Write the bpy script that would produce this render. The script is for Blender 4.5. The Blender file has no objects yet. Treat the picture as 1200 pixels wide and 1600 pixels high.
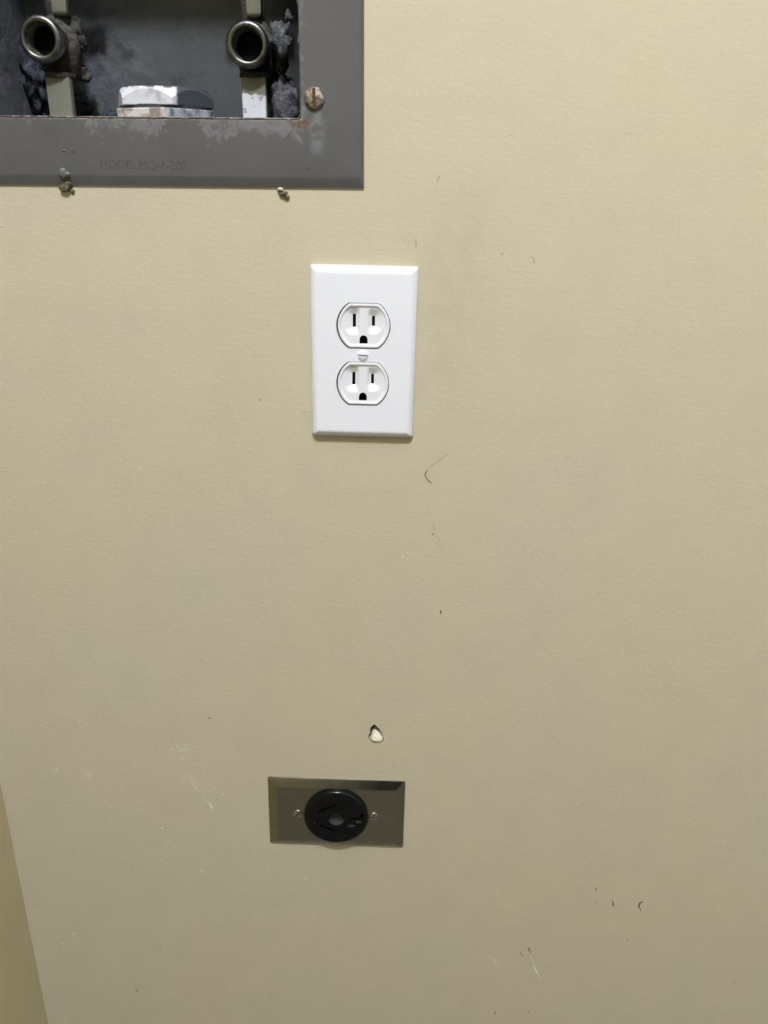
import bpy, math, random
from mathutils import Vector, Matrix, noise
from mathutils.geometry import tessellate_polygon

# ------------------------------------------------------------------ camera, light, exposure
S = bpy.context.scene
COL = S.collection
cam_d = bpy.data.cameras.new('camera')
cam = bpy.data.objects.new('camera', cam_d)
COL.objects.link(cam)
S.camera = cam
cam_d.sensor_fit = 'VERTICAL'
cam_d.sensor_height = 36.0
cam_d.lens = 1294.0 / 1600.0 * 36.0
cam_d.clip_start = 0.01
PITCH, YAW, ROLL = 0.3774, -0.0210, 0.0108
fw = Vector((math.sin(YAW) * math.cos(PITCH), math.cos(YAW) * math.cos(PITCH), -math.sin(PITCH)))
ri = Vector((math.cos(YAW), -math.sin(YAW), 0))
up = ri.cross(fw)
r2 = ri * math.cos(ROLL) + up * math.sin(ROLL)
u2 = -ri * math.sin(ROLL) + up * math.cos(ROLL)
cam.matrix_world = Matrix(((r2.x, u2.x, -fw.x, 0.0266), (r2.y, u2.y, -fw.y, -0.555), (r2.z, u2.z, -fw.z, 1.1061), (0, 0, 0, 1)))

wd = bpy.data.worlds.new('world')
S.world = wd
wd.use_nodes = True
wd.node_tree.nodes['Background'].inputs[0].default_value = (0.9, 0.95, 1.0, 1)
wd.node_tree.nodes['Background'].inputs[1].default_value = 0.02

ld = bpy.data.lights.new('ceiling_bulb', 'POINT')
ld.energy = 157.0
ld.color = (0.97, 1.025, 1.19)
ld.shadow_soft_size = 0.07
lamp = bpy.data.objects.new('ceiling_bulb', ld)
lamp.location = (0.03, -1.13, 2.8)
COL.objects.link(lamp)

S.view_settings.view_transform = 'Standard'
S.view_settings.look = 'None'
S.view_settings.gamma = 1.0
S.view_settings.use_curve_mapping = False
S.view_settings.exposure = 0.0
S.cycles.use_denoising = True
S.cycles.max_bounces = 8

# ------------------------------------------------------------------ helpers
MM = 0.001
random.seed(4)


def lin(r, g, b):
    f = lambda c: c / 12.92 if c <= 0.04045 else ((c + 0.055) / 1.055) ** 2.4
    return (f(r / 255), f(g / 255), f(b / 255), 1)


class N:
    """small node-graph writer"""
    def __init__(s, name, rough=0.5, metal=0.0, spec=0.5, coat=0.0):
        s.m = bpy.data.materials.new(name)
        s.m.use_nodes = True
        s.t = s.m.node_tree
        s.b = s.t.nodes['Principled BSDF']
        s.b.inputs['Roughness'].default_value = rough
        s.b.inputs['Metallic'].default_value = metal
        s.b.inputs['Specular IOR Level'].default_value = spec
        s.b.inputs['Coat Weight'].default_value = coat
        tc = s.t.nodes.new('ShaderNodeTexCoord')
        s.obj = tc.outputs['Object']
        g = s.t.nodes.new('ShaderNodeNewGeometry')
        s.wpos = g.outputs['Position']

    def link(s, v, sock):
        if hasattr(v, 'is_output'):
            s.t.links.new(v, sock)
        else:
            sock.default_value = v

    def math(s, op, a, b=0.0, c=0.0, clamp=False):
        n = s.t.nodes.new('ShaderNodeMath')
        n.operation = op
        n.use_clamp = clamp
        for v, k in zip((a, b, c), n.inputs):
            s.link(v, k)
        return n.outputs[0]

    def noise(s, scale, detail=4.0, rough=0.55, vec=None, dist=0.0):
        n = s.t.nodes.new('ShaderNodeTexNoise')
        n.inputs['Scale'].default_value = scale
        n.inputs['Detail'].default_value = detail
        n.inputs['Roughness'].default_value = rough
        n.inputs['Distortion'].default_value = dist
        s.link(vec if vec is not None else s.obj, n.inputs['Vector'])
        return n.outputs['Fac']

    def rng(s, v, a, b, c=0.0, d=1.0):
        n = s.t.nodes.new('ShaderNodeMapRange')
        n.interpolation_type = 'SMOOTHSTEP'
        for x, k in zip((v, a, b, c, d), n.inputs):
            s.link(x, k)
        return n.outputs[0]

    def mix(s, f, a, b):
        n = s.t.nodes.new('ShaderNodeMix')
        n.data_type = 'RGBA'
        s.link(f, n.inputs[0])
        s.link(a, n.inputs[6])
        s.link(b, n.inputs[7])
        return n.outputs[2]

    def xyz(s, v=None):
        n = s.t.nodes.new('ShaderNodeSeparateXYZ')
        s.link(v if v is not None else s.obj, n.inputs[0])
        return n.outputs

    def scale(s, v, k):
        n = s.t.nodes.new('ShaderNodeVectorMath')
        n.operation = 'MULTIPLY'
        s.link(v, n.inputs[0])
        n.inputs[1].default_value = k
        return n.outputs[0]

    def bump(s, h, strength=0.3, dist=0.001):
        n = s.t.nodes.new('ShaderNodeBump')
        n.inputs['Strength'].default_value = strength
        n.inputs['Distance'].default_value = dist
        s.link(h, n.inputs['Height'])
        s.t.links.new(n.outputs[0], s.b.inputs['Normal'])

    def color(s, c):
        s.link(c, s.b.inputs['Base Color'])
        return s


def mesh_obj(name, V, F, mat, parent=None, smooth=False, mm=True, loc=None, autosmooth=None):
    k = MM if mm else 1.0
    me = bpy.data.meshes.new(name)
    me.from_pydata([(v[0] * k, v[1] * k, v[2] * k) for v in V], [], F)
    me.validate()
    import bmesh
    bm = bmesh.new()
    bm.from_mesh(me)
    bmesh.ops.recalc_face_normals(bm, faces=bm.faces)
    bm.to_mesh(me)
    bm.free()
    if smooth or autosmooth:
        me.shade_smooth()
        if autosmooth:
            me.set_sharp_from_angle(angle=math.radians(autosmooth))
    if mat:
        me.materials.append(mat)
    o = bpy.data.objects.new(name, me)
    COL.objects.link(o)
    if parent:
        o.parent = parent
    if loc:
        o.location = loc
    return o


def empty(name, loc, label, cat, group=None, roty=0.0):
    o = bpy.data.objects.new(name, None)
    o.empty_display_size = 0.02
    o.location = loc
    o.rotation_euler = (0, roty, 0)
    COL.objects.link(o)
    o['label'] = label
    o['category'] = cat
    if group:
        o['group'] = group
    return o


def struct(o, label=None):
    o['kind'] = 'structure'
    if label:
        o['label'] = label
        o['category'] = 'wall'
    return o


class MB:
    def __init__(s):
        s.V = []
        s.F = []

    def add(s, V, F):
        k = len(s.V)
        s.V += [tuple(v) for v in V]
        s.F += [tuple(i + k for i in f) for f in F]

    def loft(s, rings, cap0=False, cap1=False, closed=True):
        n = len(rings[0])
        V = [v for r in rings for v in r]
        F = []
        for i in range(len(rings) - 1):
            for j in range(n if closed else n - 1):
                a, b = i * n + j, i * n + (j + 1) % n
                F.append((a, b, b + n, a + n))
        if cap0:
            F.append(tuple(range(n))[::-1])
        if cap1:
            F.append(tuple(range((len(rings) - 1) * n, len(rings) * n)))
        s.add(V, F)

    def box(s, x0, x1, y0, y1, z0, z1):
        V = [(x, y, z) for x in (x0, x1) for y in (y0, y1) for z in (z0, z1)]
        s.add(V, [(0, 1, 3, 2), (4, 6, 7, 5), (0, 4, 5, 1), (2, 3, 7, 6), (0, 2, 6, 4), (1, 5, 7, 3)])

    def fill(s, loops, y):
        """planar face with holes at depth y; loops of (x,z)"""
        V = [(p[0], y, p[1]) for l in loops for p in l]
        T = tessellate_polygon([[Vector((p[0], p[1], 0)) for p in l] for l in loops])
        s.add(V, [tuple(t) for t in T])

    def obj(s, name, mat, parent=None, **k):
        return mesh_obj(name, s.V, s.F, mat, parent, **k)


def rrect(w, h, r, n=6, cx=0, cz=0):
    P = []
    for sx, sz, a0 in ((1, 1, 0), (-1, 1, 90), (-1, -1, 180), (1, -1, 270)):
        for i in range(n + 1):
            a = math.radians(a0 + 90 * i / n)
            P.append((cx + sx * (w / 2 - r) + r * math.cos(a), cz + sz * (h / 2 - r) + r * math.sin(a)))
    return P


def at(P, y):
    return [(p[0], y, p[1]) for p in P]


def circ(r, n=48, cx=0, cz=0):
    return [(cx + r * math.cos(2 * math.pi * i / n), cz + r * math.sin(2 * math.pi * i / n)) for i in range(n)]


def lathe_y(prof, n=48, cx=0, cz=0):
    """rings around the y axis; prof of (radius, y)"""
    return [at(circ(r, n, cx, cz), y) for r, y in prof]


def lathe_z(prof, n=32, cx=0, cy=0):
    return [[(cx + r * math.cos(2 * math.pi * i / n), cy + r * math.sin(2 * math.pi * i / n), z) for i in range(n)] for r, z in prof]


def lump(name, c, r, mat, parent, seed=0, rough=0.45, sub=3, f=0.25):
    """irregular crusty lump: displaced ellipsoid, r = (rx, ry, rz) mm"""
    import bmesh
    bm = bmesh.new()
    bmesh.ops.create_icosphere(bm, subdivisions=sub, radius=1.0)
    off = Vector((seed * 7.3, seed * 3.1, seed * 1.7))
    V = []
    for v in bm.verts:
        p = v.co.copy()
        q = Vector((p.x * r[0], p.y * r[1], p.z * r[2]))
        d = noise.fractal(q * f + off, 0.9, 2.0, 6)
        k = 1 + rough * d
        V.append((c[0] + q.x * k, c[1] + q.y * k, c[2] + q.z * k))
    F = [tuple(v.index for v in fc.verts) for fc in bm.faces]
    bm.free()
    return mesh_obj(name, V, F, mat, parent, smooth=True)


def boolean(o, cutter_mb, mat):
    c = cutter_mb.obj('cutter', mat)
    c.parent = o.parent
    md = o.modifiers.new('cut', 'BOOLEAN')
    md.operation = 'DIFFERENCE'
    md.solver = 'EXACT'
    md.object = c
    try:
        md.material_mode = 'TRANSFER'
    except Exception:
        pass
    bpy.context.view_layer.update()
    dg = bpy.context.evaluated_depsgraph_get()
    me = bpy.data.meshes.new_from_object(o.evaluated_get(dg), depsgraph=dg)
    o.modifiers.clear()
    o.data = me
    bpy.data.objects.remove(c)
    return o


def text_mesh(name, body, size, mat, parent, loc, depth=0.1, bold=0.0, rot=0.0, sx=1.0):
    cu = bpy.data.curves.new(name, 'FONT')
    cu.body = body
    cu.size = size * MM
    cu.extrude = depth * MM
    cu.offset = bold * MM
    cu.resolution_u = 3
    cu.align_x = 'CENTER'
    cu.align_y = 'CENTER'
    t = bpy.data.objects.new('tmp', cu)
    COL.objects.link(t)
    dg = bpy.context.evaluated_depsgraph_get()
    me = bpy.data.meshes.new_from_object(t.evaluated_get(dg), depsgraph=dg)
    bpy.data.objects.remove(t)
    me.name = name
    me.materials.clear()
    me.materials.append(mat)
    me.transform(Matrix.Diagonal((sx, 1, 1, 1)))
    me.transform(Matrix.Rotation(math.radians(90), 4, 'X'))
    me.transform(Matrix.Rotation(rot, 4, 'Y'))
    o = bpy.data.objects.new(name, me)
    COL.objects.link(o)
    o.parent = parent
    o.location = loc
    return o


def slotted_head(name, R, dome, slot_w, ang, mat, dark, parent, loc, slot_d=0.9):
    """domed screw head, facing -y, with a real slot"""
    m = MB()
    prof = [(R, 0.6), (R, -dome * 0.25)] + [(R * math.cos(a), -dome * 0.25 - dome * 0.75 * math.sin(a)) for a in [i * math.pi / 2 / 8 for i in range(1, 8)]]
    m.loft(lathe_y(prof, 36), cap0=True, cap1=True)
    o = m.obj(name, mat, parent, autosmooth=40, loc=loc)
    c = MB()
    ca, sa = math.cos(ang), math.sin(ang)
    V = []
    for x in (-R * 1.3, R * 1.3):
        for y in (-dome - 1, -dome + slot_d):
            for z in (-slot_w / 2, slot_w / 2):
                V.append((x * ca - z * sa + loc[0] / MM * 0, y, x * sa + z * ca))
    c.add(V, [(0, 1, 3, 2), (4, 6, 7, 5), (0, 4, 5, 1), (2, 3, 7, 6), (0, 2, 6, 4), (1, 5, 7, 3)])
    ob = c.obj('cutter', dark)
    ob.parent = parent
    ob.location = loc
    md = o.modifiers.new('cut', 'BOOLEAN')
    md.operation = 'DIFFERENCE'
    md.solver = 'EXACT'
    md.object = ob
    try:
        md.material_mode = 'TRANSFER'
    except Exception:
        pass
    bpy.context.view_layer.update()
    dg = bpy.context.evaluated_depsgraph_get()
    me = bpy.data.meshes.new_from_object(o.evaluated_get(dg), depsgraph=dg)
    o.modifiers.clear()
    o.data = me
    bpy.data.objects.remove(ob)
    return o


# measured marks on the wall (mm): x0, z0, x1, z1, radius, strength
MARKS=[
(58.9, 930.8, 53.3, 925.5, 0.28, -0.9),
(53.3, 925.5, 48.0, 921.1, 0.28, -0.9),(48.0, 921.1, 47.1, 922.1, 0.18, -0.6),(47.1, 922.1, 45.0, 918.2, 0.18, -0.6),(45.0, 918.2, 43.5, 915.3, 0.5, -0.95),
(43.5, 915.3, 44.2, 913.0, 0.5, -0.95),(44.2, 913.0, 46.1, 910.6, 0.5, -0.95),(46.1, 910.6, 48.4, 908.7, 0.5, -0.95),(45.6, 910.1, 45.6, 910.1, 1.2, -0.25),
(50.3, 877.8, 51.8, 874.8, 0.5, -0.35),(51.8, 873.3, 51.8, 873.3, 0.6, -0.4),(50.8, 869.2, 50.8, 869.2, 0.7, -0.8),(50.7, 865.7, 56.0, 859.1, 0.3, -0.35),
(53.9, 866.8, 57.4, 860.7, 0.35, -0.3),(50.5, 871.7, 50.5, 871.7, 3, -0.12),(58.4, 806.6, 58.8, 804.4, 0.7, -0.9),(88.6, 1065.0, 88.6, 1065.0, 0.9, -0.5),
(107.9, 1063.3, 109.2, 1062.5, 0.5, -0.45),(109.2, 1062.5, 109.4, 1059.7, 0.5, -0.45),(107.4, 1063.7, 107.4, 1063.7, 0.8, -0.3),(33.5, 1072.5, 33.6, 1069.4, 0.7, -0.35),
(22.9, 1074.7, 27.0, 1071.3, 0.3, -0.3),(47.3, 1110.9, 45.8, 1107.9, 0.5, -0.45),(51.3, 1109.1, 51.3, 1109.1, 3, -0.12),(85.9, 1132.9, 88.5, 1134.4, 0.3, -0.3),
(88.5, 1134.4, 91.7, 1133.7, 0.3, -0.3),(142.6, 933.7, 142.6, 933.7, 0.6, -0.35),(142.5, 929.0, 142.5, 929.0, 2, -0.12),(81.4, 876.4, 81.4, 876.4, 0.4, -0.35),
(80.5, 866.3, 80.5, 866.3, 3.5, -0.12),(-72.0, 967.5, -70.3, 966.7, 0.6, -0.4),(-124.4, 704.8, -122.8, 704.9, 0.8, -0.8),(-75.8, 810.2, -75.8, 810.2, 0.6, -0.5),
(182.8, 626.9, 182.8, 626.9, 0.9, -0.55),(128.3, 711.9, 128.3, 711.9, 0.5, -0.5),(100.4, 675.1, 100.4, 675.1, 0.5, -0.4),(83.1, 754.6, 83.1, 754.6, 0.7, -0.3),
(173.9, 824.1, 180.0, 825.3, 0.5, -0.25),(203.3, 536.8, 203.8, 534.6, 1.1, -0.5),(204.6, 524.3, 205.2, 518.4, 0.6, -0.3),(218.6, 526.3, 219.3, 522.6, 0.4, -0.4),
(219.4, 521.9, 220.4, 517.4, 1.0, -0.75),(245.0, 522.8, 243.0, 520.5, 1.1, -0.8),(243.0, 520.5, 242.9, 516.8, 1.2, -0.8),(242.9, 516.8, 245.2, 512.4, 0.7, -0.75),
(150.3, 463.4, 151.1, 461.0, 1.1, -0.7),(151.1, 461.0, 152.2, 457.1, 0.7, -0.45),(152.7, 454.8, 163.7, 425.4, 0.35, 0.7),(157.3, 440.5, 160.8, 432.6, 0.9, 0.8),
(142.8, 459.1, 145.5, 453.7, 1.0, -0.4),(116.0, 457.3, 117.3, 453.4, 0.5, -0.25),(115.0, 464.4, 116.4, 460.5, 0.3, 0.5),(119.9, 450.3, 122.7, 441.6, 0.45, 0.6),
(124.5, 381.1, 124.7, 377.7, 1.1, -0.5),(156.7, 385.0, 157.0, 381.6, 0.9, -0.4),(198.4, 426.0, 202.6, 431.0, 0.3, -0.3),(202.6, 431.0, 207.6, 432.9, 0.3, -0.3),
(240.7, 378.4, 240.7, 378.4, 1.8, -0.15),(237.3, 479.3, 237.8, 474.6, 0.8, -0.25),(340.4, 430.2, 342.8, 426.2, 0.6, -0.3),(344.0, 415.6, 344.0, 415.6, 0.6, -0.35),
(356.1, 499.2, 356.1, 499.2, 0.6, -0.35),(365.3, 450.5, 365.3, 450.5, 0.6, -0.35),(333.9, 462.7, 333.9, 462.7, 0.5, -0.3),(-213.7, 396.5, -213.4, 394.0, 1.9, -0.35),
(-183.1, 457.5, -188.3, 446.1, 0.5, -0.25),(-221.0, 595.6, -221.0, 595.6, 0.8, -0.4),(-166.0, 465.3, -166.0, 465.3, 0.5, -0.2),(121.9, 1085.5, 122.3, 1085.1, 0.4, -0.3),
(-151.6, 676.6, -151.6, 676.6, 0.9, 0.6),(-148.7, 673.5, -148.7, 673.5, 0.9, 0.6),(-155.3, 669.4, -155.3, 669.4, 0.9, 0.6),(-148.3, 665.2, -148.3, 665.2, 0.9, 0.6),
(-150.4, 664.5, -150.4, 664.5, 0.9, 0.6),(-145.4, 674.2, -145.4, 674.2, 0.9, 0.6),(-157.1, 673.9, -157.1, 673.9, 0.9, 0.6),(-151.6, 670.2, -151.6, 670.2, 7, 0.14),
(-143.3, 639.9, -140.0, 634.1, 0.7, 0.4),(-129.2, 618.3, -127.9, 614.3, 1.5, 0.6),(-143.4, 645.2, -130.6, 622.3, 3, 0.13),(-229.2, 645.9, -229.2, 645.9, 3.5, 0.2),
(-228.6, 641.9, -228.6, 641.9, 1, 0.3),(71.1, 1094.4, 54.7, 1051.5, 18, -0.12),(54.7, 1051.5, 46.6, 980.1, 20, -0.14),(-92.8, 675.7, -66.7, 670.1, 13, -0.08),  # the two widest entries: soft darker patch right of the outlet
]
NIBS= [(-258.3, 912.6, 1.5), (-217.5, 1053.8, 1.0), (-200.9, 1043.0, 1.0), (-233.6, 1031.9, 0.75), (-240.5, 863.7, 1.3), (29.0, 850.8, 1.3), (-158.9, 916.4, 1.0), (-137.4, 937.1, 0.8), (-157.9, 926.9, 0.65), (-159.7, 917.3, 0.7), (-141.2, 924.8, 0.6), (-229.6, 903.9, 0.9), (-45.6, 980.8, 1.0), (-37.8, 960.0, 1.2), (-107.2, 962.9, 0.75), (-152.3, 982.7, 0.75), (-114.9, 1035.2, 0.7), (-170.9, 1008.9, 0.65), (-77.8, 975.5, 0.65), (-82.1, 969.2, 0.65), (-189.6, 939.5, 0.75), (-228.6, 926.6, 0.7), (-212.4, 914.4, 0.7), (-147.5, 744.5, 1.1), (-210.3, 750.5, 0.7), (-230.0, 698.8, 1.0), (-255.5, 650.3, 1.2), (-172.4, 590.9, 1.4), (-177.3, 554.6, 0.8), (-142.1, 545.0, 1.1), (-139.9, 543.6, 1.1), (-51.1, 539.4, 1.0), (-48.9, 538.0, 1.0), (-264.8, 465.4, 1.3), (-276.6, 452.3, 1.2), (-117.7, 628.8, 1.0), (-231.6, 1078.5, 1.0), (-189.7, 1091.6, 0.5), (-139.6, 879.0, 0.75), (-139.1, 873.9, 0.75), (-139.3, 865.8, 0.7), (-76.8, 798.7, 0.6), (-258.8, 716.4, 0.8), (-276.5, 812.1, 1.0), (-274.3, 785.6, 0.8), (-163.6, 824.4, 0.5), (-128.2, 832.7, 0.5), (-42.9, 702.2, 0.5), (-213.6, 612.3, 0.9), (-204.4, 606.4, 0.8), (-159.1, 976.9, 0.5)]
RIM= [(9.1, 702.5), (10.7, 700.9), (12.2, 699.4), (13.8, 697.0), (15.4, 693.3), (16.3, 690.8), (17.1, 688.1), (15.1, 685.1), (10.8, 684.2), (7.3, 685.2), (5.1, 688.3), (3.9, 690.2), (4.8, 693.0), (6.1, 694.9), (5.3, 696.7), (6.1, 698.9), (7.6, 701.1)]

# ------------------------------------------------------------------ materials
def wall_paint(name, marks=()):
    n = N(name, rough=0.62, spec=0.25)
    x, _, z = n.xyz()
    big = n.noise(5.0, 3)
    mid = n.noise(28.0, 4)
    base = n.mix(n.rng(big, 0.3, 0.7), lin(200, 190, 164), lin(203, 191, 161))
    base = n.mix(n.rng(mid, 0.35, 0.75, 0.0, 0.35), base, lin(192, 182, 158))
    h = n.math('MULTIPLY', n.noise(900.0, 3), 0.7)
    h = n.math('ADD', h, n.math('MULTIPLY', n.noise(260.0, 2, vec=n.scale(n.obj, (0.55, 1, 1.5))), 0.9))
    if marks:
        # marks: (x0, z0, x1, z1, radius, strength) in mm on the wall; negative = darker (dirt, dents, wide soft patches), positive = bare light scratch
        wob = n.math('MULTIPLY', n.math('SUBTRACT', n.noise(700.0, 2), 0.5), 0.0012)
        wob2 = n.math('MULTIPLY', n.math('SUBTRACT', n.noise(1800.0, 3), 0.42), 0.0006)
        dark = light = None
        cut = None
        for x0, z0, x1, z1, r, s in marks:
            x0, z0, x1, z1, r = [v * MM for v in (x0, z0, x1, z1, r)]
            dx, dz = x1 - x0, z1 - z0
            L2 = max(dx * dx + dz * dz, 1e-12)
            px = n.math('SUBTRACT', x, x0)
            pz = n.math('SUBTRACT', z, z0)
            if L2 > 1e-9:
                t = n.math('MULTIPLY_ADD', px, dx / L2, n.math('MULTIPLY', pz, dz / L2), clamp=True)
                px = n.math('MULTIPLY_ADD', t, -dx, px)
                pz = n.math('MULTIPLY_ADD', t, -dz, pz)
            d = n.math('SQRT', n.math('MULTIPLY_ADD', px, px, n.math('MULTIPLY', pz, pz)))
            if r < 0.0006:
                d = n.math('ADD', d, wob2)
            elif r < 0.0021:
                d = n.math('ADD', d, wob)
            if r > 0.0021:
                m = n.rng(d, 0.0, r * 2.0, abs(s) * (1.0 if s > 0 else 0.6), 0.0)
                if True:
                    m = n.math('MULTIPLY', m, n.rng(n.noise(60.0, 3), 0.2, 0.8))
            else:
                m = n.rng(d, r * 0.35, r * 1.1, abs(s), 0.0)
            if s < 0:
                dark = m if dark is None else n.math('MAXIMUM' if r < 0.0021 else 'ADD', dark, m)
            else:
                light = m if light is None else n.math('MAXIMUM', light, m)
            if r < 0.0012 and abs(s) > 0.5:
                cut = m if cut is None else n.math('MAXIMUM', cut, m)
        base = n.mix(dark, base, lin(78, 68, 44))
        base = n.mix(light, base, lin(240, 236, 222))
        h = n.math('SUBTRACT', h, n.math('MULTIPLY', cut, 1.2))
    n.color(base)
    n.bump(h, 0.3, 0.0006)
    return n.m


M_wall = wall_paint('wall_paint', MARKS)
n = N('grey_wall_paint', rough=0.7)
n.color(lin(140, 138, 128))
n.bump(n.noise(500.0, 3), 0.2, 0.0005)
M_wall_plain = n.m

n = N('side_wall_paint', rough=0.6, spec=0.25)
n.color(n.mix(n.rng(n.noise(9.0, 3), 0.3, 0.7), lin(200, 190, 152), lin(194, 184, 146)))
n.bump(n.noise(700.0, 3), 0.2, 0.0005)
M_side = n.m

n = N('paint_lump', rough=0.5, spec=0.3)
n.color(lin(206, 196, 169))
M_nib = n.m

n = N('bare_plaster', rough=0.9, spec=0.1)
n.color(n.mix(n.rng(n.noise(260.0, 4), 0.35, 0.7), lin(228, 222, 200), lin(196, 186, 158)))
n.bump(n.noise(900.0, 4), 0.5, 0.0006)
M_plaster = n.m

n = N('tan_gypsum', rough=0.95, spec=0.05)
n.color(n.mix(n.rng(n.noise(260.0, 4), 0.35, 0.7), lin(158, 148, 124), lin(120, 110, 88)))
M_cavity = n.m  # gypsum inside the cavity, a darker tan than the plug

n = N('ceiling_paint', rough=0.9)
n.color(lin(160, 159, 155))
M_ceil = n.m
n = N('floor_vinyl', rough=0.6)
n.color(n.mix(n.rng(n.noise(14.0, 4), 0.35, 0.7), lin(108, 102, 88), lin(92, 86, 74)))
M_floor = n.m

n = N('white_plastic_plate', rough=0.32, spec=0.5)
n.color(lin(237, 237, 240))
n.bump(n.noise(1500.0, 2), 0.03, 0.0003)
M_plate = n.m
n = N('white_plastic_receptacle', rough=0.28, spec=0.5)
n.color(lin(234, 234, 235))
M_recep = n.m
n = N('slot_dark', rough=0.8, spec=0.1)
n.color(lin(10, 9, 9))
M_dark = n.m
n = N('white_screw_paint', rough=0.3)
n.color(lin(232, 233, 238))
M_wscrew = n.m
n = N('white_screw_slot', rough=0.6)
n.color(lin(120, 118, 116))
M_wslot = n.m

# brushed stainless steel
n = N('brushed_steel', rough=0.22, metal=1.0)
br = n.noise(60.0, 3, vec=n.scale(n.obj, (1.0, 1.0, 40.0)))
sm = n.noise(40.0, 3)
n.color(n.mix(n.rng(br, 0.3, 0.7), lin(168, 166, 152), lin(156, 153, 138)))
n.link(n.rng(sm, 0.3, 0.75, 0.17, 0.24), n.b.inputs['Roughness'])
n.bump(n.noise(18.0, 1), 0.12, 0.0006)
M_steel = n.m
n = N('steel_screw', rough=0.18, metal=1.0)
n.color(lin(190, 186, 170))
M_sscrew = n.m

n = N('black_bakelite', rough=0.22, spec=0.3)
n.color(n.mix(n.rng(n.noise(90.0, 4), 0.4, 0.75), lin(9, 10, 9), lin(14, 15, 14)))
n.bump(n.noise(120.0, 2), 0.05, 0.0003)
M_black = n.m
n = N('black_recess', rough=0.7)
n.color(lin(58, 60, 59))
M_recess = n.m
n = N('faded_print', rough=0.7)
n.color(n.mix(n.rng(n.noise(900.0, 3), 0.35, 0.65), lin(34, 35, 34), lin(104, 106, 104)))
M_print = n.m

# painted sheet-metal flange with corrosion, rust and lime
n = N('grey_flange_paint', rough=0.42, spec=0.4)
x, y, z = n.xyz()
base = n.mix(n.rng(n.noise(18.0, 3), 0.3, 0.7), lin(98, 97, 94), lin(93, 92, 90))
base = n.mix(n.rng(n.noise(55.0, 5), 0.58, 0.72, 0.0, 0.35), base, lin(84, 82, 78))
dz = n.math('SUBTRACT', 0.142, z)                                   # distance below the lower inner edge
band = n.rng(dz, 0.0005, 0.020, 1.0, 0.0)
xm = n.math('MAXIMUM',
            n.math('MULTIPLY', n.rng(x, -0.180, -0.160), n.rng(x, -0.128, -0.112, 1.0, 0.0)),
            n.math('MULTIPLY', n.rng(x, -0.108, -0.096), n.rng(x, -0.045, -0.028, 1.0, 0.0)))
xm = n.math('ADD', n.math('MULTIPLY', xm, 0.75), 0.12, clamp=True)
thr = n.math('MULTIPLY', n.math('MULTIPLY', band, xm), 0.28)
lime = n.rng(n.math('ADD', n.noise(150.0, 7, 0.7, dist=0.9), thr), 0.60, 0.78)
lime = n.math('MULTIPLY', lime, n.rng(dz, 0.014, 0.024, 1.0, 0.0))
lime = n.math('MULTIPLY', lime, n.rng(x, -0.034, -0.030, 0.75, 0.0))
base = n.mix(n.math('MULTIPLY', lime, 0.85), base, lin(132, 131, 131))
# crust line right along the edge
edge = n.math('MULTIPLY', n.rng(dz, 0.0004, 0.0016, 1.0, 0.0), n.rng(x, -0.040, -0.036, 1.0, 0.0))
edge = n.math('MULTIPLY', edge, n.rng(n.noise(160.0, 5), 0.38, 0.55))
base = n.mix(edge, base, lin(150, 140, 128))
# runs under the screw
sx = n.math('ABSOLUTE', n.math('ADD', x, 0.0285))
run = n.math('MULTIPLY', n.rng(n.math('ADD', sx, n.math('MULTIPLY', n.noise(120.0, 3), 0.005)), 0.004, 0.0085, 1.0, 0.0),
             n.math('MULTIPLY', n.rng(z, 0.118, 0.128), n.rng(z, 0.150, 0.156, 1.0, 0.0)))
run = n.math('MULTIPLY', run, n.rng(n.noise(140.0, 5), 0.35, 0.6))
base = n.mix(n.math('MULTIPLY', run, 0.6), base, lin(134, 136, 136))
# rust at the inner corner
ex = n.math('ADD', x, 0.0385)
ez = n.math('SUBTRACT', z, 0.1400)
rd = n.math('SQRT', n.math('ADD', n.math('MULTIPLY', n.math('MULTIPLY', ex, ex), 0.35), n.math('MULTIPLY', ez, n.math('MULTIPLY', ez, 1.5))))
rust = n.rng(n.math('ADD', rd, n.math('MULTIPLY', n.noise(260.0, 5), 0.006)), 0.0050, 0.0082, 0.9, 0.0)
base = n.mix(rust, base, n.mix(n.rng(n.noise(400.0, 3), 0.4, 0.6), lin(96, 74, 54), lin(122, 108, 92)))
spots = n.rng(n.noise(170.0, 2), 0.74, 0.78, 0.0, 0.6)
base = n.mix(spots, base, lin(60, 56, 50))
n.color(base)
n.bump(n.math('ADD', n.math('MULTIPLY', lime, 0.6), n.math('MULTIPLY', n.noise(60.0, 3), 0.5)), 0.25, 0.0008)
M_flange = n.m
n = N('stamped_ink', rough=0.6)
n.color(n.mix(n.rng(n.noise(420.0, 3), 0.35, 0.65), lin(64, 63, 60), lin(86, 85, 82)))
M_stamp = n.m

n = N('box_back_paint', rough=0.6, spec=0.25)
x, y, z = n.xyz()
base = n.mix(n.rng(n.noise(22.0, 4), 0.3, 0.7), lin(86, 88, 87), lin(79, 81, 80))
g = n.noise(75.0, 7, 0.7)
lmask = n.rng(x, -0.205, -0.140, 1.0, 0.1)
base = n.mix(n.math('MULTIPLY', n.rng(g, 0.45, 0.62), lmask), base, lin(98, 101, 106))
base = n.mix(n.rng(n.noise(48.0, 6), 0.55, 0.7, 0.0, 0.7), base, lin(52, 53, 55))
shade_x = n.math('ADD', x, n.math('MULTIPLY', n.noise(60.0, 4), 0.020))
base = n.mix(n.rng(shade_x, -0.056, -0.042, 0.0, 0.8), base, lin(34, 34, 33))  # shade behind the right flange edge, painted into the panel colour
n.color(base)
n.bump(n.math('MULTIPLY', n.noise(90.0, 7, 0.7), n.rng(x, -0.20, -0.14, 1.0, 0.25)), 0.6, 0.004)
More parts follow.
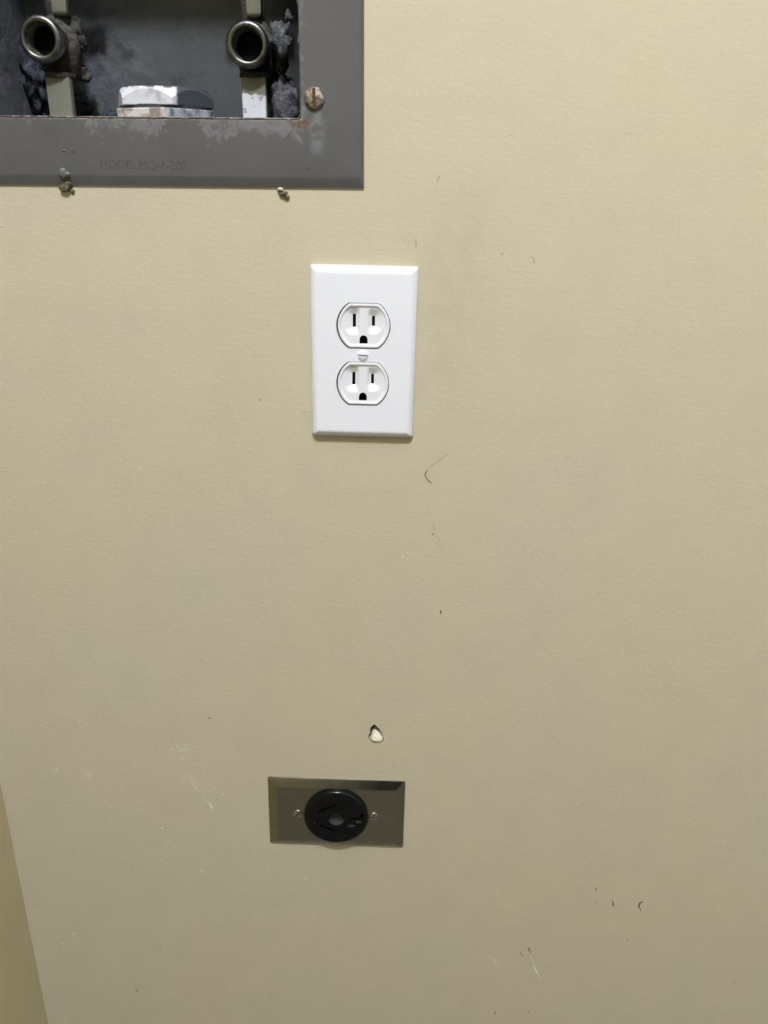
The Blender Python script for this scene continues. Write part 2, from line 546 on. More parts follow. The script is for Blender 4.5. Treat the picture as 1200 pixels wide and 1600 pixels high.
M_boxin = n.m

def crust_mat(name, a, b):
    n = N(name, rough=0.9, spec=0.1)
    n.color(n.mix(n.rng(n.noise(160.0, 6, 0.7), 0.38, 0.62), a, b))
    n.bump(n.noise(320.0, 6, 0.7), 0.9, 0.002)
    return n.m


M_crust = crust_mat('lint_crust', lin(116, 118, 120), lin(68, 68, 68))
M_crust_brown = crust_mat('brown_crust', lin(88, 86, 80), lin(50, 47, 42))
M_crust_dark = crust_mat('dark_crust', lin(80, 83, 88), lin(44, 45, 49))

n = N('dull_nickel', rough=0.33, metal=1.0)
cr = n.noise(150.0, 5)
n.color(n.mix(n.rng(cr, 0.45, 0.65), lin(124, 125, 120), lin(84, 83, 77)))
n.link(n.rng(cr, 0.4, 0.7, 0.3, 0.55), n.b.inputs['Roughness'])
n.bump(n.noise(260.0, 4), 0.2, 0.0006)
M_nickel = n.m
n = N('tarnished_brass', rough=0.75, metal=0.2)
x, y, z = n.xyz()
base = n.mix(n.rng(n.noise(120.0, 5), 0.4, 0.62), lin(66, 60, 48), lin(40, 36, 29))
up_ = n.rng(n.math('ADD', z, n.math('MULTIPLY', n.noise(200.0, 4), 0.012)), 0.000, 0.008)
n.color(n.mix(up_, base, n.mix(n.rng(n.noise(260.0, 6, 0.7), 0.4, 0.6), lin(98, 95, 86), lin(60, 56, 48))))
n.bump(n.noise(260.0, 6, 0.7), 1.0, 0.002)
M_brass = n.m
n = N('bore_wall', rough=0.7, metal=0.3)
n.color(n.mix(n.rng(n.noise(200.0, 4), 0.4, 0.6), lin(104, 102, 88), lin(70, 66, 54)))
M_bore = n.m
n = N('olive_shank', rough=0.5, spec=0.3)
n.color(n.mix(n.rng(n.noise(60.0, 3), 0.3, 0.7), lin(127, 126, 111), lin(115, 114, 100)))
M_shank = n.m
n = N('splashed_shank', rough=0.55, spec=0.3)
x, y, z = n.xyz()
wn = n.noise(170.0, 4)
pm = n.rng(n.math('ADD', z, n.math('MULTIPLY', wn, 0.010)), -0.0225, -0.0210, 1.0, 0.0)
base = n.mix(pm, lin(124, 122, 104), n.mix(n.rng(n.noise(240.0, 4), 0.6, 0.68), lin(214, 214, 217), lin(150, 150, 151)))
n.color(base)
M_shank_w = n.m

# overspray-white drain fitting, bare dark metal at its right
n = N('oversprayed_nut', rough=0.45, spec=0.4)
x, y, z = n.xyz()
xx = n.math('ADD', x, n.math('MULTIPLY', n.noise(160.0, 4), 0.004))
bare = n.rng(xx, 0.0155, 0.0175)
top = n.rng(n.math('ADD', z, n.math('MULTIPLY', n.noise(240.0, 4), 0.006)), 0.0225, 0.0240)
wht = n.mix(n.rng(n.noise(110.0, 6), 0.45, 0.68), lin(212, 212, 215), lin(178, 176, 176))
base = n.mix(n.math('MAXIMUM', bare, top), wht, lin(70, 74, 80))
n.color(base)
n.bump(n.noise(220.0, 4), 0.25, 0.0008)
M_nut = n.m
n = N('oversprayed_ring', rough=0.55, spec=0.3)
x, y, z = n.xyz()
gr = n.rng(n.noise(120.0, 6, dist=0.5), 0.44, 0.60)
wht = n.mix(gr, lin(214, 206, 200), lin(150, 136, 126))
base = n.mix(n.rng(x, 0.006, 0.012), wht, n.mix(gr, lin(165, 168, 174), lin(110, 112, 116)))
n.color(base)
n.bump(n.noise(220.0, 4), 0.4, 0.001)
M_ring = n.m

n = N('rusty_screw', rough=0.55, metal=0.35)
n.color(n.mix(n.rng(n.noise(330.0, 5, vec=n.wpos), 0.40, 0.60), lin(178, 168, 153), lin(108, 92, 73)))
n.bump(n.noise(500.0, 4), 0.4, 0.0006)
M_rscrew = n.m
n = N('rust_slot', rough=0.9)
n.color(lin(84, 64, 44))
M_rslot = n.m
n = N('olive_debris', rough=0.9)
n.color(n.mix(n.rng(n.noise(400.0, 4), 0.4, 0.6), lin(80, 74, 52), lin(116, 110, 84)))
M_debris = n.m
n = N('grey_paint_lump', rough=0.5)
n.color(n.mix(n.rng(n.noise(300.0, 4), 0.4, 0.6), lin(118, 119, 118), lin(84, 84, 81)))
M_glump = n.m

# ------------------------------------------------------------------ room shell
BX0, BX1, BZ0, BZ1 = -236.0, -37.8, 1142.0, 1323.0      # opening of the laundry box
FX0, FX1, FZ0, FZ1 = -274.0, 0.2, 1103.2, 1361.0        # outer edge of its flange
LX, LZ = -22.4, 613.1                                    # steel plate centre

m = MB()
outer = [(-305, 0), (1750, 0), (1750, 3150), (-305, 3150)]
holes = [[(BX0 - 3, BZ0 - 3), (BX1 + 3, BZ0 - 3), (BX1 + 3, BZ1 + 3), (BX0 - 3, BZ1 + 3)],
         rrect(52, 92, 2, 2, 0, 1000), rrect(92, 52, 2, 2, LX, LZ), RIM]
m.fill([outer] + holes, 0.0)
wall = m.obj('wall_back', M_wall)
struct(wall)
# cracked plaster cavity left by a pulled anchor
DEEP = (10.0, 694.5)
c = MB()
rings = []
K = 8
for k in range(K + 1):
    t = k / K
    ring = []
    for i, (px, pz) in enumerate(RIM):
        qx, qz = px + (DEEP[0] - px) * t, pz + (DEEP[1] - pz) * t
        nz = noise.noise(Vector((qx * 0.6, qz * 0.6, 3.3))) * 0.8 * math.sin(math.pi * t)
        ring.append((qx, 15.0 * t ** 0.5 + nz * 1.0, qz))
    rings.append(ring)
c.loft(rings, cap1=True)
c.obj('plaster_cavity', M_cavity, wall, autosmooth=35)
# loose plug of plaster filling the lower part of the hole
PLUG = [(9.4, 696.7), (8.1, 695.2), (7.1, 693.7), (6.8, 691.2), (5.2, 688.5), (7.4, 685.6), (10.8, 684.6), (14.9, 685.5), (16.9, 688.1), (16.0, 690.8), (13.8, 693.3), (11.5, 695.7)]
PC = (9.0, 688.1)
c = MB()
rings = []
for k in range(7):
    t = k / 6
    ring = []
    for px, pz in PLUG:
        qx, qz = px + (PC[0] - px) * t, pz + (PC[1] - pz) * t
        edge_y = max(0.1, (pz - PLUG[6][1]) / (PLUG[0][1] - PLUG[6][1]) * 5.0)
        yy = edge_y * (1 - t) + (-1.3) * math.sin(t * math.pi / 2) + 0.35 * noise.noise(Vector((qx * 0.7, qz * 0.7, 1.0)))
        ring.append((qx, yy, qz))
    rings.append(ring)
rings.insert(0, [(p[0], 6.0, p[1]) for p in PLUG])
c.loft(rings, cap1=True)
c.obj('plaster_plug', M_plaster, wall, smooth=True)
# torn paint curling up at the rim
c = MB()
for (fx, fz, w, h, a) in ((5.8, 700.2, 3.2, 0.55, 0.75), (17.2, 690.2, 3.4, 0.5, -0.45)):
    V = []
    for i in range(9):
        t = i / 8 - 0.5
        ww = h * math.cos(t * math.pi) * 0.5 + 0.03
        jj = 0.3 * noise.noise(Vector((fx + t * 5, fz, 0)))
        for s_, yy in ((-1, 0.02), (0.2, -0.55 * math.cos(t * math.pi) - 0.02), (1, 0.02)):
            lx, lz = t * w, s_ * ww + jj
            V.append((fx + lx * math.cos(a) - lz * math.sin(a), yy, fz + lx * math.sin(a) + lz * math.cos(a)))
    F = [(i * 3 + j, i * 3 + 3 + j, i * 3 + 4 + j, i * 3 + 1 + j) for i in range(8) for j in range(2)]
    c.add(V, F)
c.obj('torn_paint_edge', M_nib, wall, smooth=True)
# nibs of dried paint on the roller finish
c = MB()
def nib(x, z, r, h):
    n_ = 6
    a0 = random.random() * 6
    rr = [[(x + q * r * (1 + 0.2 * math.sin(i * 2.1 + a0)) * math.cos(i * 2 * math.pi / n_ + a0), yy, z + q * r * math.sin(i * 2 * math.pi / n_ + a0)) for i in range(n_)]
          for q, yy in ((1.0, 0.05), (0.8, -h * 0.6), (0.35, -h))]
    c.loft(rr, cap1=True)
for x_, z_, r_ in NIBS:
    nib(x_, z_, r_ * 0.52, r_ * 0.42)
for i in range(380):
    x_ = random.triangular(-300, 330, -190) if random.random() < 0.7 else random.uniform(-300, 380)
    z_ = random.uniform(350, 1098)
    if -50 < x_ < 45 and 930 < z_ < 1065 or -85 < x_ < 40 and 570 < z_ < 655 or z_ > 1090 and x_ < 5:
        continue
    r_ = random.uniform(0.16, 0.36)
    nib(x_, z_, r_, r_ * 0.6)
for i in range(150):                                     # rough band of stipple left of the outlet
    x_ = random.gauss(-120, 48)
    z_ = 955 - (x_ + 120) * 0.18 + random.gauss(0, 11)
    if x_ < -45:
        r_ = random.uniform(0.16, 0.34)
        nib(x_, z_, r_, r_ * 0.55)
o = c.obj('paint_nibs', M_nib, wall, smooth=True)
o['kind'] = 'stuff'
# bead of wall paint run along the flange of the box
c = MB()
V = []
K = 240
for i in range(K + 1):
    x_ = -300 + 300.0 * i / K
    w = 0.55 + 0.5 * max(0, noise.noise(Vector((x_ * 0.09, 0, 0)))) + 0.25 * noise.noise(Vector((x_ * 0.5, 5, 0)))
    w = max(0.3, w)
    for j, (a, b) in enumerate(((0.1, 0.02), (0.1, -0.75), (-0.5, -0.7), (-1.0, 0.02))):
        V.append((x_, b * w, FZ0 + 0.15 + a * w * 1.1))
F = [(i * 4 + j, i * 4 + 4 + j, i * 4 + 5 + j, i * 4 + 1 + j) for i in range(K) for j in range(3)]
c.add(V, F)
V = []
for i in range(K + 1):
    z_ = FZ0 + 240.0 * i / K
    w = max(0.22, 0.36 + 0.3 * noise.noise(Vector((z_ * 0.12, 9, 0))))
    for j, (a, b) in enumerate(((-0.1, 0.02), (-0.1, -0.75), (0.5, -0.7), (1.0, 0.02))):
        V.append((FX1 - 0.1 + a * w, b * w, z_))
c.add(V, F)
c.obj('paint_bead', M_nib, wall, smooth=True)

for name, V, mat in (
        ('wall_left', [(-305, 0, 0), (-305, -3000, 0), (-305, -3000, 3150), (-305, 0, 3150)], M_side),
        ('wall_right', [(1750, 0, 0), (1750, -3000, 0), (1750, -3000, 3150), (1750, 0, 3150)], M_ceil),
        ('floor', [(-305, 0, 0), (1750, 0, 0), (1750, -3000, 0), (-305, -3000, 0)], M_floor),
        ('ceiling', [(-305, 0, 3150), (1750, 0, 3150), (1750, -3000, 3150), (-305, -3000, 3150)], M_ceil)):
    struct(mesh_obj(name, V, [(0, 1, 2, 3)], mat))
# front wall with an open doorway onto a dim hall
m = MB()
m.fill([[(-305, 0), (1750, 0), (1750, 3150), (-305, 3150)], [(-120, 20), (780, 20), (780, 2050), (-120, 2050)]], -3000)
struct(m.obj('wall_front', M_wall_plain))

# ------------------------------------------------------------------ laundry outlet box
ZB = 1.0
box = empty('laundry_box', (0, 0, ZB), 'recessed grey sheet-metal laundry supply box with corroded flange, above the white outlet', 'wall box')
cx, cz = (FX0 + FX1) / 2, (FZ0 + FZ1) / 2 - 1000
ix, iz = (BX0 + BX1) / 2, (BZ0 + BZ1) / 2 - 1000
fw_, fh_ = FX1 - FX0, FZ1 - FZ0
iw, ih = BX1 - BX0, BZ1 - BZ0
m = MB()
R_ = [at(rrect(fw_, fh_, 0.6, 2, cx, cz), -0.05), at(rrect(fw_, fh_, 0.6, 2, cx, cz), -0.9)]
def frm(l, r, b, t, y, rad=1.0):
    x0, x1, z0, z1 = FX0 + l, FX1 - r, FZ0 - 1000 + b, FZ1 - 1000 - t
    return at(rrect(x1 - x0, z1 - z0, rad, 2, (x0 + x1) / 2, (z0 + z1) / 2), y)
R_ += [frm(1.2, 1.0, 2.2, 2.2, -1.7), frm(2.4, 2.2, 5.4, 5.4, -2.9), frm(3.4, 3.2, 6.8, 6.8, -3.1)]
R_ += [at(rrect(iw + 2, ih + 2, 1.2, 2, ix, iz), -3.1), at(rrect(iw, ih, 0.8, 2, ix, iz), -2.4)]
m.loft(R_)
m.obj('flange', M_flange, box, autosmooth=30)
m = MB()
R_ = [at(rrect(iw, ih, 0.8, 2, ix, iz), -2.4), at(rrect(iw + 0.2, ih + 0.2, 0.8, 2, ix, iz), 45), at(rrect(iw, ih, 0.8, 2, ix, iz), 90)]
m.loft(R_)
m.obj('side_panels', M_boxin, box, autosmooth=30)
m = MB()
nx, nz = 90, 70
V = []
for j in range(nz + 1):
    for i in range(nx + 1):
        x_ = BX0 + iw * i / nx
        z_ = BZ0 - 1000 + ih * j / nz
        amp = 2.2 if x_ < -178 else max(0.25, 2.2 - (x_ + 178) * 0.05)
        dd = noise.fractal(Vector((x_ * 0.11, z_ * 0.11, 1.7)), 0.9, 2.0, 5) * amp
        V.append((x_, 89.5 - max(0, dd) * 1.3, z_))
F = [(j * (nx + 1) + i, j * (nx + 1) + i + 1, (j + 1) * (nx + 1) + i + 1, (j + 1) * (nx + 1) + i) for j in range(nz) for i in range(nx)]
m.add(V, F)
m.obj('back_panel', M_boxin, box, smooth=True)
# fixing screw, rusted, upright slot
s_ = slotted_head('flange_screw', 6.0, 3.2, 1.9, math.radians(90), M_rscrew, M_rslot, box, (-0.0294, -0.0032, 0.1536), 1.2)
s_['label'] = 'rusty slotted round-head screw at the lower right corner of the flange'
m = MB()
V = []
text_mesh('stamped_lettering', 'MODEL.MQ-6-200', 7.3, M_stamp, box, (-0.1365, -0.00310, 0.1151), 0.06, 0.0, 0.006, 0.95)
# corrosion scale along the lower inner edge
lump_i = 0
c = MB()
V = []
K = 260
for i in range(K + 1):
    x_ = BX0 + 2 + (iw - 3) * i / K
    a = max(0.08, 0.28 + 0.75 * noise.fractal(Vector((x_ * 0.16, 0, 2)), 0.8, 2.0, 5))
    for (yy, zz) in ((-3.0, -1.6 * a), (-3.3 - 0.35 * a, -0.5 * a), (-3.1 - 0.3 * a, 0.3 + 0.45 * a), (-1.0, 0.4 + 0.5 * a), (1.0, 0.0)):
        V.append((x_, yy, BZ0 - 1000 + zz))
F = [(i * 5 + j, i * 5 + 5 + j, i * 5 + 6 + j, i * 5 + 1 + j) for i in range(K) for j in range(4)]
c.add(V, F)
o = c.obj('corrosion_scale', crust_mat('edge_scale', lin(160, 155, 148), lin(104, 92, 78)), box, smooth=True)
c = MB()
V = []
for i in range(K + 1):
    z_ = BZ0 - 1000 + 2 + (ih - 3) * i / K
    a = 0.25 + (0.9 * max(0, noise.fractal(Vector((z_ * 0.16, 4, 2)), 0.8, 2.0, 4)) if z_ > 180 else 0.05)
    for (xx, yy) in ((0.3 * a, -3.1), (-0.9 * a, -2.9 - 0.2 * a), (-1.5 * a, -1.0), (0.1, 1.0)):
        V.append((BX1 + xx, yy, z_))
F = [(i * 4 + j, i * 4 + 4 + j, i * 4 + 5 + j, i * 4 + 1 + j) for i in range(K) for j in range(3)]
c.add(V, F)
c.obj('corrosion_scale', M_crust, box, smooth=True)
# debris on the flange edge and on the wall just under it
lump('paint_lump', (-186.0, -2.6, 110.2), (3.6, 1.8, 3.0), M_glump, box, 3, 0.6, 3, 0.35)
lump('paint_lump', (-184.9, -3.0, 123.2), (1.4, 0.6, 1.1), M_glump, box, 5, 0.6, 2, 0.5)
lump('debris_flake', (-186.5, -1.4, 102.6), (3.8, 1.4, 2.6), M_debris, box, 8, 0.7, 3, 0.4)
lump('debris_flake', (-183.6, -0.6, 99.8), (1.9, 0.8, 1.5), M_debris, box, 9, 0.7, 2, 0.5)
lump('debris_flake', (-50.6, -0.9, 99.6), (2.5, 1.0, 1.7), M_debris, box, 12, 0.7, 2, 0.5)
lump('debris_flake', (-48.0, -0.8, 97.4), (1.6, 0.9, 1.5), M_debris, box, 14, 0.7, 2, 0.5)
lump('plaster_crumb', (-52.0, -1.2, 102.2), (2.2, 0.9, 0.9), M_nib, box, 15, 0.6, 2, 0.5)

# ------------------------------------------------------------------ hose valves
def hose_valve(cxv, czv, cx_bar, bar_top, mat_shank, label, seed, stem_x, stem_z):
    """threaded outlet facing the room on a squat body; flat shank below, packing stem above"""
    t = empty('hose_valve', (cxv * MM, 0.05, czv * MM), label, 'valve', 'hose valves in the laundry box')
    m = MB()
    prof = [(9.7, -23.4), (10.4, -23.9), (11.5, -23.9), (12.6, -23.0)]
    y_ = -22.6
    for k in range(3):
        prof += [(13.0, y_), (13.1, y_ + 0.9), (11.9, y_ + 1.6), (11.9, y_ + 2.2)]
        y_ += 2.8
    prof += [(12.2, y_), (12.2, -12.0), (11.6, -10.0), (11.4, 2.0)]
    m.loft(lathe_y(prof, 56), cap1=True)
    m.obj('threaded_outlet', M_nickel, t, autosmooth=60)
    m = MB()
    m.loft(lathe_y([(9.7, -23.4), (9.6, -17.0), (8.9, -15.5), (8.5, -13.0), (8.4, -2.0)], 40), cap1=True)
    o = m.obj('bore', M_bore, t, autosmooth=50)
    m2 = MB()
    m2.loft(lathe_y([(8.4, -12.5), (8.3, -3.0)], 32), cap0=True)
    m2.obj('bore_shade', M_dark, t)  # black plug standing in for the shade deep in the bore
    dx = cx_bar - cxv
    # body: vertical hexagonal casting behind the outlet
    m = MB()
    m.loft(lathe_z([(8.5, bar_top - czv - 0.5), (10.5, bar_top - czv + 2.0), (12.0, -9), (13.2, -2), (12.6, 7), (9.5, 12), (7.5, 16)], 28, dx * 0.7, 4), cap0=True, cap1=True)
    V, m.V = m.V, []
    for v in V:
        p = Vector(v)
        d = 1 + 0.10 * noise.noise(p * 0.22 + Vector((seed, 0, 0)))
        m.V.append(((v[0] - dx * 0.7) * d + dx * 0.7, (v[1] - 4) * d + 4, v[2]))
    m.obj('valve_body', M_brass, t, autosmooth=50)
    # collar between body and shank
    m = MB()
    m.loft(lathe_z([(9.4, bar_top - czv - 1.5), (9.8, bar_top - czv - 0.6), (9.4, bar_top - czv + 1.4)], 28, dx, -7), cap0=True, cap1=True)
    m.obj('collar', M_brass, t, autosmooth=50)
    # shank: flat faced bar down to the floor of the box
    m = MB()
    hw, z1, z0 = 7.8, bar_top - czv - 1.0, 1141.5 - czv
    for zz, e in ((z1, 0.6), (z1 - 0.8, 0.0)):
        pass
    def sec(zz, e, w=hw):
        P = rrect(2 * w - 2 * e, 7 - 2 * e, 1.0, 2)
        return [(dx + p[0], p[1] - 10.5, zz) for p in P]
    m.loft([sec(z1, 0.8), sec(z1 - 0.7, 0), sec(z1 * 0.5 + z0 * 0.5, 0, hw), sec(z0, 0, hw * 0.99)], cap0=True, cap1=True)
    o = m.obj('shank', mat_shank, t, autosmooth=35)
    # packing stem above, rounded lower end, with a small tee handle out of the photo
    m = MB()
    def sec2(zz, w):
        return [(stem_x + p[0], p[1] - 4.0, zz) for p in rrect(2 * w, 6 * w / 5.0, 1.3, 2)]
    m.loft([sec2(stem_z, 2.8), sec2(stem_z + 0.8, 4.2), sec2(stem_z + 2.4, 4.9), sec2(58, 4.9)], cap0=True, cap1=True)
    m.obj('stem', M_shank, t, autosmooth=35)
    m = MB()
    m.loft(lathe_z([(5.5, 14), (7.6, 17), (7.6, 30), (6.6, 46), (5, 52)], 24, dx - 1.5, 6), cap0=True, cap1=True)
    m.obj('bonnet', M_brass, t, autosmooth=45)
    m = MB()
    m.loft([[(x_, -2 + 5 * math.cos(a), 60 + 5 * math.sin(a)) for a in [i * math.pi / 8 for i in range(16)]] for x_ in (dx - 22, dx - 20, dx + 22, dx + 24)], cap0=True, cap1=True)
    m.obj('handle', M_brass, t, autosmooth=45)
    return t, dx


v1, dx = hose_valve(-203.0, 1187.9, -198.8, 1168.9, M_shank, 'threaded hose valve with a plain grey shank, farther from the rusty flange screw', 2.0, 8.2, 15.8)
lump('mineral_crust', (dx + 8.5, 4, 8.0), (5.0, 5, 8.0), M_crust_brown, v1, 21, 0.5)
lump('mineral_crust', (dx + 12.0, 4, 2.0), (3.0, 4, 5.0), M_crust_brown, v1, 22, 0.6)
lump('mineral_crust', (dx + 8.5, 10, -16.0), (5.0, 4, 5.0), M_crust_brown, v1, 23, 0.6)
v2, dx = hose_valve(-73.7, 1185.7, -72.4, 1170.0, M_shank_w, 'threaded hose valve with a white-painted shank, nearest the rusty flange screw', 6.0, 2.3, 17.6)
lump('mineral_crust', (dx + 17, -8, 5.5), (6.0, 4, 9.5), M_crust, v2, 31, 0.7)
lump('mineral_crust', (dx + 16, 4, -6.0), (4.5, 4, 7.5), M_crust_brown, v2, 32, 0.7)
lump('mineral_crust', (dx + 17, 4, -31.0), (9.5, 7, 17.0), M_crust, v2, 33, 0.45)
lump('mineral_crust', (dx + 21, 4, 19.0), (2.6, 2.6, 3.6), M_crust, v2, 34, 0.6)
lump('mineral_crust', (dx + 8, 12, -20.0), (9, 6, 9.0), M_brass, v2, 35, 0.5)
# lint crust sitting on the floor and back of the box
g = 'lint crusts in the laundry box'
def heap(cx_, cy_, cz_, r, mat, seed, label):
    o = lump('lint_crust', (0, 0, 0), r, mat, None, seed, 0.6, 4, 0.22)
    o.location = (cx_ * MM, cy_ * MM, cz_ * MM)
    o.parent = box
    o.location.z -= ZB
    return o
heap(-226, 78, 1176, (13, 11, 24), M_crust_dark, 41, '')
heap(-214, 82, 1152, (16, 8, 13), M_crust_dark, 42, '')
heap(-178, 80, 1146, (9, 6, 5), M_crust_dark, 43, '')
heap(-48, 76, 1146, (8, 8, 6), M_crust, 44, '')

# ------------------------------------------------------------------ drain fitting in the box floor
drain = empty('drain_fitting', (-0.1335, 0.05, 1.1415), 'white oversprayed hexagonal drain fitting standing on the floor of the grey box', 'pipe fitting')
def hexring(R, z, rot, n=6, bev=0.06):
    P = []
    for k in range(n):
        for e in (-bev, bev):
            a = rot + 2 * math.pi * k / n + e
            P.append((R * math.cos(a) / math.cos(bev) * math.cos(bev), R * math.sin(a), z))
    return P
def circ_like(R, z, rot, n=6, bev=0.06):
    return [(R * math.cos(rot + 2 * math.pi * k / n + e), R * math.sin(rot + 2 * math.pi * k / n + e), z) for k in range(n) for e in (-0.26, 0.26)]
def nutring(A, z, rot, cham=None, S_=8):
    """hexagon of apothem A sampled along its sides; cham=(ztop, r0, k): cone that trims the corners"""
    P = []
    for k in range(6):
        for i in range(S_):
            t = math.tan(math.radians(-30 + 60 * i / S_))
            a = rot + math.pi / 3 * k
            x_ = A * math.cos(a) - A * t * math.sin(a)
            y_ = A * math.sin(a) + A * t * math.cos(a)
            zz = z
            if cham:
                zz = min(z, cham[0] - (math.hypot(x_, y_) - cham[1]) * cham[2])
            P.append((x_, y_, zz))
    return P
def discring(r, z, rot, S_=8):
    P = []
    for k in range(6):
        for i in range(S_):
            a = rot + math.pi / 3 * k + math.atan(math.tan(math.radians(-30 + 60 * i / S_)))
            P.append((r * math.cos(a), r * math.sin(a), z))
    return P
m = MB()
rot = math.radians(-90 - 8)
m.loft([nutring(28.3, 9.4, rot), nutring(28.8, 9.9, rot), nutring(28.8, 18.6, rot, (20.4, 27.6, 1.25)), discring(27.6, 20.4, rot),
        discring(24.5, 20.4, rot), discring(24.5, 6.0, rot)], cap1=True, cap0=True)
m.obj('upper_nut', M_nut, drain, autosmooth=24)
m = MB()
m.loft(lathe_z([(29.5, 7.4), (29.5, 10.0)], 40), cap0=True, cap1=True)
m.obj('gasket', M_recess, drain, autosmooth=40)
m = MB()
rot = math.radians(-90 + 14)
m.loft([hexring(33.8, 0.3, rot), hexring(34.0, 7.2, rot), hexring(33.0, 7.8, rot)], cap0=True, cap1=True)
m.obj('lock_ring', M_ring, drain, autosmooth=28)

# ------------------------------------------------------------------ white duplex outlet
out = empty('duplex_outlet', (0, 0, 1.0), 'white duplex electrical outlet with sloped-edge plate, below the grey box', 'outlet', roty=0.0105)
W_, H_ = 70.0, 114.3
def bevel_plate(m, W_, H_, prof, rad):
    rs = []
    for ins, y in prof:
        rs.append(at(rrect(W_ - 2 * ins, H_ - 2 * ins, max(0.3, rad - ins * 0.35), 5), y))
    m.loft(rs)
    return rrect(W_ - 2 * prof[-1][0], H_ - 2 * prof[-1][0], max(0.3, rad - prof[-1][0] * 0.35), 5)
def dcirc(R, hz, cz=0, n=64):
    """circle of radius R flattened at +-hz"""
    a0 = math.asin(hz / R)
    P = []
    for s0 in (0, math.pi):
        for i in range(n // 2 + 1):
            a = s0 - a0 + 2 * a0 * i / (n // 2)
            P.append((R * math.cos(a), cz + R * math.sin(a)))
    return P
m = MB()
prof = [(0.15, -0.15), (0.0, -0.6), (0.25, -1.8), (1.2, -3.4), (2.6, -4.7), (3.6, -5.3), (4.4, -5.55), (5.2, -5.6)]
outer = bevel_plate(m, W_, H_, prof, 1.6)
h1 = dcirc(17.75, 14.8, 19.2)
h2 = dcirc(17.75, 14.8, -19.2)
hs = circ(2.2, 20)
m.fill([outer, h1, h2, hs], -5.6)
for h in (h1, h2, hs):
    m.loft([at(h, -5.6), at(h, -3.2)])
m.obj('face_plate', M_plate, out, autosmooth=35)

def recep_face():
    n = 128
    K = 44
    R, hz = 17.05, 14.2
    def rb(a, s=0.0):
        c_, s_ = abs(math.cos(a)), abs(math.sin(a))
        return min(R - s, (hz - s) / max(s_, 1e-6))
    def slotd(x, z, sx, hz_):
        return math.hypot(max(0, abs(x - sx) - 0.9), max(0, abs(z - 3.0) - hz_))
    def h(x, z, edge):
        e = min(1, max(0, (edge - 1.4) / 0.8))
        e = e * e * (3 - 2 * e)
        dish = 0.7 * e
        f = 0
        for sx, hh in ((-6.3, 4.0), (6.3, 3.1)):
            w = max(0.0, 1 - slotd(x, z, sx, hh) / 5.2)
            f += 2.2 * w
        cen = min(1, max(0, (abs(x) - 2.3) / 1.8))
        return dish + f * cen * e
    ring = []
    fr = [(1 - (1 - k / K) ** 1.0) for k in range(K + 1)]
    rings = []
    for k in range(K, 0, -1):
        t = fr[k]
        P = []
        for i in range(n):
            a = 2 * math.pi * i / n + 0.0001
            r = rb(a) * t
            x, z = r * math.cos(a), r * math.sin(a)
            edge = min(R - math.hypot(x, z), hz - abs(z))
            P.append((x, -6.3 + h(x, z, edge), z))
        rings.append(P)
    top = [(p[0], -5.9, p[2]) for p in rings[0]]
    top2 = [(p[0] * 0.98, -6.3, p[2] * 0.98) for p in rings[0]]
    rings[0] = top2
    base = [(p[0], 6.0, p[2]) for p in top]
    V = []
    allr = [base, top] + rings
    m = MB()
    m.loft(allr, cap0=True)
    k0 = (len(allr) - 1) * n
    m.V.append((0, -6.3 + h(0, 0, 14), 0))
    c0 = len(m.V) - 1
    for i in range(n):
        m.F.append((k0 + i, k0 + (i + 1) % n, c0))
    return m
rm = recep_face()
rec = rm.obj('receptacle', M_recep, None, autosmooth=32)
cut = MB()
def prism(cut, P, y0, y1):
    cut.loft([at(P, y0), at(P, y1)], cap0=True, cap1=True)
prism(cut, [(-7.3, -1.0), (-5.3, -1.0), (-5.3, 7.2), (-7.3, 7.2)], -9, 4)
prism(cut, [(5.35, -0.1), (7.2, -0.1), (7.2, 6.2), (5.35, 6.2)], -9, 4)
G = [(-2.6, -11.4), (2.6, -11.4), (2.6, -9.0)] + [(2.6 * math.cos(a), -9.0 + 2.8 * math.sin(a)) for a in [math.pi * i / 12 for i in range(1, 12)]] + [(-2.6, -9.0)]
prism(cut, G, -9, 4)
boolean(rec, cut, M_dark)  # white slot walls coloured dark to carry the shade inside them
rec.parent = out
rec.location = (0.00022, 0, 0.0193)
rec2 = rec.copy()
COL.objects.link(rec2)
rec2.location = (0.0002, 0, -0.0191)
slotted_head('plate_screw', 3.5, 1.2, 0.6, math.radians(-3), M_wscrew, M_wslot, out, (0, -0.0056, 0), 0.7)
m = MB()
m.box(-10, 10, -3.0, -1.8, -50, 50)
m.obj('mounting_strap', M_dark, out)
m = MB()
R_ = rrect(51, 91, 2, 2)
m.loft([at(R_, -0.0), at(R_, 45)], cap1=True)
m.obj('outlet_box', M_dark, out)

# ------------------------------------------------------------------ steel plate with round black dryer receptacle
dry = empty('dryer_outlet', (LX * MM, 0, LZ * MM), 'horizontal stainless steel plate with round black three-slot dryer receptacle, low on the wall', 'outlet', roty=0.0102)
m = MB()
prof = [(0.1, -0.1), (0.0, -0.35), (0.2, -0.75), (0.8, -1.15), (2.8, -2.0), (5.0, -2.95), (7.0, -3.85), (7.4, -4.0), (7.9, -4.0)]
outer = bevel_plate(m, 114.3, 70.0, prof, 1.8)
hole = circ(26.0, 56)
m.fill([outer, hole], -4.0)
m.loft([at(hole, -4.0), at(hole, -3.2)])
m.obj('steel_plate', M_steel, dry, autosmooth=12)
m = MB()
rs = lathe_y([(26.0, 20), (26.0, -3.8), (27.0, -3.9), (27.0, -6.6), (26.6, -7.7), (25.6, -8.5), (24.2, -8.9), (23.4, -8.6), (22.9, -8.55), (12.0, -8.75)], 72)
m.loft(rs, cap0=True, cap1=True)
br_ = m.obj('black_receptacle', M_black, None, autosmooth=35)
cut = MB()
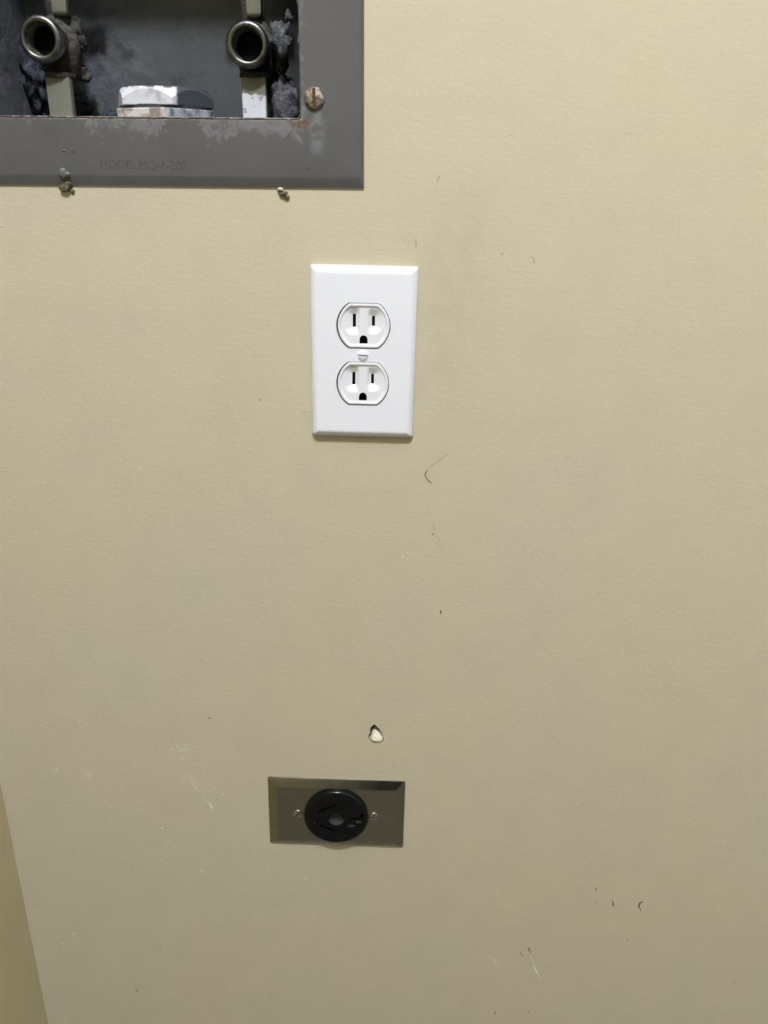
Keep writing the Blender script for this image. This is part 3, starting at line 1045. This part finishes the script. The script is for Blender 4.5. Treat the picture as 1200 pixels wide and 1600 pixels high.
prism(cut, circ(6.4, 32, 0.5, -0.5), -12, -4.4)
def bar(cut, x0, z0, x1, z1, w, y1=4):
    dx_, dz_ = x1 - x0, z1 - z0
    L = math.hypot(dx_, dz_)
    nx_, nz_ = -dz_ / L * w / 2, dx_ / L * w / 2
    prism(cut, [(x0 + nx_, z0 + nz_), (x0 - nx_, z0 - nz_), (x1 - nx_, z1 - nz_), (x1 + nx_, z1 + nz_)], -12, y1)
boolean(br_, cut, M_recess)
for a in ((-14.5, 6.4, 0.2, 14.0), (-13.0, -8.0, -1.2, -13.2)):
    cut = MB()
    bar(cut, *a, 2.3)
    boolean(br_, cut, M_dark)
cut = MB()
prism(cut, [(12.2, 1.3), (20.8, 1.3), (20.8, 5.6), (23.0, 5.6), (23.0, 3.3), (23.0, -1.1), (12.2, -1.1)], -12, 4)
boolean(br_, cut, M_dark)
br_.parent = dry
br_.location.y = 0.0008
for i, (x_, z_, r_) in enumerate(((7.5, 10.5, 1.9), (-17.8, -3.8, 1.6), (-13.6, -4.6, 1.9), (7.6, -16.5, 1.9))):
    m = MB()
    m.loft([at(circ(r_, 20, x_, z_), -8.3), at(circ(r_, 20, x_, z_), -8.95), at(circ(r_ * 0.8, 20, x_, z_), -9.05), at(circ(r_ * 0.55, 20, x_, z_), -8.6)], cap0=True, cap1=True)
    m.obj('rivet', M_black, dry, autosmooth=40, loc=(0, 0.0008, 0))
text_mesh('rating_text', '30A', 3.0, M_print, dry, (0.0190, -0.0079, -0.0028), 0.12, 0.05, 0.0)
text_mesh('rating_text', '250V', 2.9, M_print, dry, (0.0130, -0.0079, -0.0071), 0.12, 0.05, 0.0)
for x_ in (-32.2, 31.6):
    slotted_head('plate_screw', 4.1, 1.6, 0.9, math.radians(35 if x_ < 0 else 10), M_sscrew, M_recess, dry, (x_ * MM, -0.0039, 0.0002), 0.9)
m = MB()
R_ = rrect(91, 51, 2, 2)
m.loft([at(R_, 0.0), at(R_, 45)], cap1=True)
m.obj('outlet_box', M_dark, dry)
